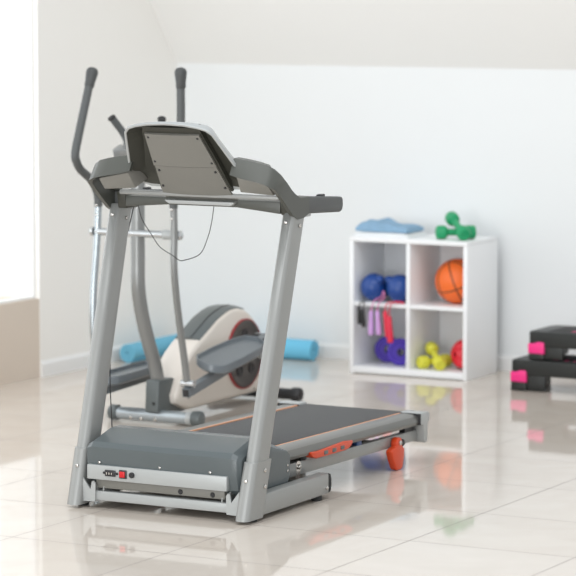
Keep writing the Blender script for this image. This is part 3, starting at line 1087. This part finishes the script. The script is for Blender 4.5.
# loose end of the bright mat lying in front of its roll
# ================================================================== SHELF
SX0, SX1, SY0, SY1, SH = -6.866, -6.220, 13.18, 13.535, 0.682
K = thing('shelf_unit', 'white two by two cube shelf unit standing against the back wall', 'shelf', ((SX0 + SX1) / 2, 13.35, 0))
t_ = 0.022
obj('side_panel', box(SX0, SX0 + t_, SY0, SY1, 0, SH - t_, 0.0015), 'shelf', K)
obj('side_panel', box(SX1 - t_, SX1, SY0, SY1, 0, SH - t_, 0.0015), 'shelf', K)
obj('top_panel', box(SX0, SX1, SY0, SY1, SH - t_, SH, 0.0015), 'shelf', K)
obj('bottom_panel', box(SX0 + t_, SX1 - t_, SY0, SY1, 0.004, 0.036, 0.0015), 'shelf', K)
XM = -6.543
obj('divider', box(XM - 0.010, XM + 0.010, SY0 + 0.002, SY1 - 0.012, 0.036, SH - t_, 0.001), 'shelf', K)
SHZ = 0.357
obj('shelf_board', box(SX0 + t_, XM - 0.010, SY0 + 0.005, SY1 - 0.012, SHZ - 0.018, SHZ, 0.001), 'shelf', K)
obj('shelf_board', box(XM + 0.010, SX1 - t_, SY0 + 0.005, SY1 - 0.012, SHZ - 0.018, SHZ, 0.001), 'shelf', K)
obj('back_panel', box(SX0 + t_, SX1 - t_, SY1 - 0.012, SY1 - 0.004, 0.036, SH - t_), 'shelf', K)

# towels on top
def slab(x0, x1, y0, y1, z0, z1, amp, seed, nx=22, ny=14, lump=None):
    bm = NB()
    g = [[None] * (ny + 1) for _ in range(nx + 1)]
    bt = [[None] * (ny + 1) for _ in range(nx + 1)]
    for i in range(nx + 1):
        for j in range(ny + 1):
            u, v = i / nx, j / ny
            e = min(1, min(u, 1 - u) * 12) ** 0.4 * min(1, min(v, 1 - v) * 10) ** 0.4
            h = noise.noise(Vector((u * 4 + seed, v * 3, seed))) * amp
            if lump:
                h += lump(u, v)
            x = x0 + (x1 - x0) * u + noise.noise(Vector((v * 3, seed, 1))) * amp * 0.8
            y = y0 + (y1 - y0) * v + noise.noise(Vector((u * 3, seed, 5))) * amp * 0.8
            zt = z0 + (z1 - z0) * (0.35 + 0.65 * e) + h * e
            g[i][j] = bm.verts.new((x, y, max(zt, z0 + 0.002)))
            bt[i][j] = bm.verts.new((x, y, z0))
    for i in range(nx):
        for j in range(ny):
            bm.faces.new((g[i][j], g[i + 1][j], g[i + 1][j + 1], g[i][j + 1]))
            bm.faces.new((bt[i][j], bt[i][j + 1], bt[i + 1][j + 1], bt[i + 1][j]))
    for i in range(nx):
        bm.faces.new((g[i][0], bt[i][0], bt[i + 1][0], g[i + 1][0]))
        bm.faces.new((g[i][ny], g[i + 1][ny], bt[i + 1][ny], bt[i][ny]))
    for j in range(ny):
        bm.faces.new((g[0][j], g[0][j + 1], bt[0][j + 1], bt[0][j]))
        bm.faces.new((g[nx][j], bt[nx][j], bt[nx][j + 1], g[nx][j + 1]))
    return bm


single('folded_towel', slab(-6.865, -6.565, 13.22, 13.44, SH, SH + 0.022, 0.002, 3.0), 'towel_white', 'white folded towel lying flat on the shelf unit under the blue one', 'towel', angle=60)
tw = slab(-6.862, -6.575, 13.235, 13.42, SH + 0.0245, SH + 0.070, 0.010, 7.3, nx=36, ny=24, lump=lambda u, v: 0.016 * math.exp(-((u - 0.34) ** 2) / 0.012) - 0.016 * u)
bt_ = single('folded_towel', tw, 'towel', 'rumpled light blue folded towel on top of the white towel', 'towel', angle=60)


# dumbbells
def dumbbell(a_, b_, m, label, r=0.034, hr=0.017):
    a_, b_ = Vector(a_), Vector(b_)
    d = (b_ - a_).normalized()
    L = (b_ - a_).length
    mid = (a_ + b_) / 2
    D = thing('dumbbell', label, 'dumbbell', (mid.x, mid.y, min(a_.z, b_.z) - r))
    obj('handle', tube([a_ + d * 0.02, mid, b_ - d * 0.02], [hr * 1.05, hr, hr * 1.05], 20), m, D)
    for p, q in ((a_, -d), (b_, d)):
        obj('weight_head', lathe([(-0.034, 0), (-0.034, hr), (-0.030, r * 0.75), (-0.020, r), (0.012, r), (0.022, r * 0.86), (0.025, r * 0.6), (0.022, r * 0.55), (0.022, 0)], p, q, 28), m, D)
    return D


dumbbell((-6.403, 13.262, SH + 0.035), (-6.280, 13.345, SH + 0.035), 'green', 'green dumbbell lying flat on the shelf unit beneath its crossed twin')
dumbbell((-6.386, 13.352, SH + 0.097), (-6.268, 13.235, SH + 0.038), 'green', 'green dumbbell resting crosswise over the other green one, far end raised')
dumbbell((-6.490, 13.245, 0.036 + 0.033), (-6.420, 13.36, 0.036 + 0.033), 'yellow', 'yellow dumbbell lying on the shelf floor beneath its crossed twin', 0.032)
dumbbell((-6.486, 13.335, 0.036 + 0.092), (-6.388, 13.222, 0.036 + 0.036), 'yellow', 'yellow dumbbell propped across the other yellow one, far end raised', 0.032)

# basketball
bl = NB()
bmesh.ops.create_icosphere(bl, subdivisions=4, radius=0.112)
me_c = Vector((-6.358, 13.36, SHZ + 0.112))
bmesh.ops.translate(bl, verts=bl.verts, vec=me_c)
B_ = single('basketball', bl, 'ball', 'orange basketball with black seams in the upper right compartment', 'ball', origin=me_c)
_t = Vector((0.48, -0.872, 0.10))
_r = Vector((0.877, 0.48, 0.0))
_n = (_t * 0.93 - _r * 0.10 + Vector((0, 0, -0.38))).normalized()        # where two seams cross
_a = (_r * cos(radians(24)) + Vector((0, 0, 1)) * sin(radians(24)))
_a = (_a - _n * _a.dot(_n)).normalized()
_m = Matrix((_a, -_n, _a.cross(-_n))).transposed()
B_.rotation_euler = _m.to_euler()

# red boxing headgear in the lower right compartment
hc = Vector((-6.307, 13.33, 0.036 + 0.074))
Hd = thing('boxing_headgear', 'red padded boxing headgear in the lower right compartment beside the yellow dumbbells', 'headgear', (hc.x, hc.y, 0.036))
sh = NB()
bmesh.ops.create_uvsphere(sh, u_segments=36, v_segments=24, radius=1)
view_dir = Vector((1.0, -0.35, 0.05)).normalized()
rm_ = [f for f in sh.faces if (f.calc_center_median().normalized().dot(view_dir) > 0.84 and abs(f.calc_center_median().z) < 0.45) or f.calc_center_median().normalized().dot(Vector((-0.35, -0.93, 0.02)).normalized()) > 0.975 or f.calc_center_median().z < -0.9]
bmesh.ops.delete(sh, geom=rm_, context='FACES')
bmesh.ops.transform(sh, matrix=Matrix.Translation(hc) @ Matrix.Diagonal((0.062, 0.078, 0.074, 1)), verts=sh.verts)
ho = obj('padded_shell', sh, 'red_leather', Hd)
so_ = ho.modifiers.new('solid', 'SOLIDIFY')
so_.thickness = 0.016
so_.offset = -1
bv = ho.modifiers.new('sub', 'SUBSURF')
bv.levels = bv.render_levels = 1
blob('forehead_pad', [(hc + Vector((0.010, -0.055, 0.045)), (0.042, 0.02, 0.020), Matrix.Rotation(radians(20), 3, 'Z') @ Matrix.Rotation(radians(-25), 3, 'Y'))], 'red_leather', Hd, 0.004)
blob('cheek_pad', [(hc + Vector((0.010, -0.060, -0.036)), (0.036, 0.018, 0.023), Matrix.Rotation(radians(20), 3, 'Y'))], 'red_leather', Hd, 0.004)


# boxing gloves
def glove(c, yaw, label, mirror=1):
    c = Vector(c)
    G_ = thing('boxing_glove', label, 'boxing glove', (c.x, c.y, SHZ), 'pair of blue boxing gloves')
    R_ = Matrix.Rotation(yaw, 3, 'Z')
    f = lambda x, y, z: c + R_ @ Vector((x * mirror, y, z))
    blob('glove_body', [(f(0, 0, 0.069), (0.068, 0.072, 0.070), I3), (f(0.01, 0.06, 0.060), (0.048, 0.05, 0.050), I3),
                        (f(0.046, -0.030, 0.112), (0.022, 0.040, 0.022), R_ @ Matrix.Rotation(radians(20), 3, 'Z')),
                        (f(0.045, 0.035, 0.085), (0.028, 0.035, 0.03), R_)], 'blue_leather', G_, 0.006, 5)
    obj('cuff', lathe([(0, 0.030), (0, 0.046), (0.06, 0.052), (0.066, 0.048), (0.066, 0.04), (0.0, 0.03)], f(0.005, 0.09, 0.056), R_ @ Vector((0, 1, 0)), 24), 'blue_leather', G_)
    return G_


glove((-6.772, 13.262, SHZ + 0.002), radians(6), 'blue boxing glove at the left end of the upper left compartment')
glove((-6.626, 13.262, SHZ + 0.002), radians(-4), 'blue boxing glove touching the divider, right of its twin', -1)


# weight plates leaning against the back
def weight_plate(c, r, d, label):
    c, d = Vector(c), Vector(d).normalized()
    Wp = thing('weight_plate', label, 'weight plate', (c.x, c.y, 0.036), 'purple weight plates')
    obj('plate', lathe([(-0.014, 0.018), (-0.014, r - 0.008), (-0.008, r), (0.008, r), (0.014, r - 0.008), (0.014, r - 0.018), (0.010, r - 0.022), (0.010, 0.034), (0.014, 0.030), (0.014, 0.018), (-0.014, 0.018)], c, d, 44), 'purple', Wp)
    obj('hub_ring', lathe([(-0.015, 0.012), (-0.015, 0.019), (0.016, 0.019), (0.016, 0.012), (-0.015, 0.012)], c, d, 28), 'black', Wp)


weight_plate((-6.755, 13.385, 0.036 + 0.0665), 0.066, (0.38, -0.92, 0.02), 'purple weight plate standing behind its twin, hub hidden')
weight_plate((-6.640, 13.30, 0.036 + 0.0685), 0.068, (0.42, -0.90, 0.02), 'purple weight plate with black hub next to the divider')


# jump ropes: handles hang over the front of the shelf, cord lies on it
def jump_rope(handles, hm, cm, cord, label, hl=0.12, hr=0.010):
    J = thing('jump_rope', label, 'jump rope', (handles[0][0], 13.17, SHZ - 0.15))
    for x, y, z, tilt in handles:
        d = Vector((tilt, 0, -1)).normalized()
        obj('handle', lathe([(0, 0), (0, hr * 0.6), (0.006, hr * 0.85), (hl * 0.3, hr * 0.9), (hl * 0.6, hr * 1.12), (hl - 0.006, hr * 1.15), (hl, hr * 0.8), (hl, 0)], (x, y, z), d, 18), hm, J)
    obj('cord', tube(smooth_path(cord, 6), 0.0028, 8), cm, J)
    return J


ZS = SHZ + 0.004
jump_rope([(-6.803, 13.160, 0.342, 0.05), (-6.780, 13.157, 0.328, 0.06)], 'black', 'cord',
          [(-6.803, 13.160, 0.339), (-6.802, 13.172, 0.358), (-6.800, 13.190, ZS), (-6.79, 13.192, ZS), (-6.781, 13.172, 0.358), (-6.780, 13.160, 0.326)],
          'jump rope with two black handles hanging at the left end of the shelf', 0.092, 0.010)
jump_rope([(-6.733, 13.155, 0.320, 0.0), (-6.697, 13.153, 0.322, 0.08)], 'lilac', 'pink_cord',
          [(-6.733, 13.155, 0.317), (-6.731, 13.163, 0.345), (-6.722, 13.172, 0.372), (-6.695, 13.176, 0.385), (-6.680, 13.172, 0.398), (-6.672, 13.168, 0.420), (-6.664, 13.166, 0.402), (-6.668, 13.166, 0.385),
           (-6.678, 13.166, 0.375), (-6.688, 13.172, 0.372), (-6.698, 13.165, 0.355), (-6.697, 13.153, 0.319)],
          'jump rope with lilac handles and pink cord hanging over the shelf edge', 0.120, 0.012)
jump_rope([(-6.654, 13.152, 0.322, 0.16), (-6.624, 13.140, 0.299, 0.05)], 'red_rope', 'red_rope',
          [(-6.654, 13.152, 0.319), (-6.655, 13.162, 0.345), (-6.648, 13.174, 0.364), (-6.62, 13.178, 0.366), (-6.58, 13.180, 0.364), (-6.562, 13.182, 0.364), (-6.58, 13.176, 0.371), (-6.61, 13.170, 0.370),
           (-6.628, 13.162, 0.355), (-6.628, 13.150, 0.33), (-6.624, 13.140, 0.296)],
          'jump rope with bright red handles nearest the divider', 0.130, 0.0135)


# ================================================================== STEP PLATFORMS
def step_platform(x0, y0, z0, label, h=0.150, Ls=0.78, D=0.30):
    P_ = thing('step_platform', label, 'step platform', (x0 + Ls / 2, y0 + D / 2, z0), None)
    x1, y1 = x0 + Ls, y0 + D
    zt = z0 + h
    c = 0.05
    deck = prism([(x0 + 0.006, y0 + 0.004), (x1 - 0.006, y0 + 0.004), (x1 - 0.001, y0 + c), (x1, y1 - c), (x1 - c * 0.4, y1), (x0 + c * 0.4, y1), (x0, y1 - c), (x0, y0 + c)], 2, zt - 0.075, zt, 0.006, 3)
    dk = obj('deck', deck, 'step', P_)
    obj('tread_mat', box(x0 + 0.09, x1 - 0.09, y0 + 0.03, y1 - 0.03, zt - 0.001, zt + 0.0015, 0.0005), 'rubber', dk)
    tm_ = NB()
    for k in range(5):
        add_box(tm_, x0 + 0.2 + k * 0.05, x0 + 0.225 + k * 0.05, y0 + 0.06, y0 + 0.075, zt + 0.0014, zt + 0.0024)
    obj('tread_mark', tm_, 'pink', dk, label='pink dashes printed on the tread')
    for xa, xb in ((x0, x0 + 0.175), (x1 - 0.175, x1)):
        lg = NB()
        lft = xa == x0
        xi0, xi1 = (xa, xa + 0.085) if lft else (xb - 0.085, xb)
        # corner blocks and a set-back web between
        add_hex(lg, [(xi0, y0, z0), (xi1, y0, z0), (xi1, y1, z0), (xi0, y1, z0), (xi0 + 0.004, y0 + 0.003, zt - 0.07), (xi1 - 0.002, y0 + 0.003, zt - 0.07), (xi1 - 0.002, y1 - 0.003, zt - 0.07), (xi0 + 0.004, y1 - 0.003, zt - 0.07)], 0.008, 3)
        add_box(lg, xa + 0.012, xb, y0 + 0.012, y0 + 0.04, z0 + 0.004, zt - 0.06, 0.004)
        L_ = obj('leg', lg, 'step', P_)
        pa, pb = (xi0 + 0.001, xi1 - 0.001)
        q0, q1 = (pa, pb) if lft else (pb, pa)
        w_ = q1 - q0
        for ya, yb in ((y0 - 0.001, y0 + 0.02), (y1 - 0.02, y1 + 0.001)):
            pk = NB()
            add_poly_prism(pk, [(q0, zt - 0.105), (q1, zt - 0.107), (q1, zt - 0.057), (q1 - w_ * 0.08, zt - 0.050), (q0 + w_ * 0.55, zt - 0.050), (q0 + w_ * 0.42, zt - 0.057), (q0, zt - 0.058)], 1, ya, yb, 0.003)
            obj('grip_pad', pk, 'pink', L_, label='bright pink grip pad on the corner')
    return P_


step_platform(-5.898, 12.985, 0.0, 'lower black step platform with pink corner pads, standing on the floor', 0.150)
step_platform(-5.812, 12.995, 0.1535, 'upper black step platform with pink corner pads, stacked shifted to the right', 0.136)
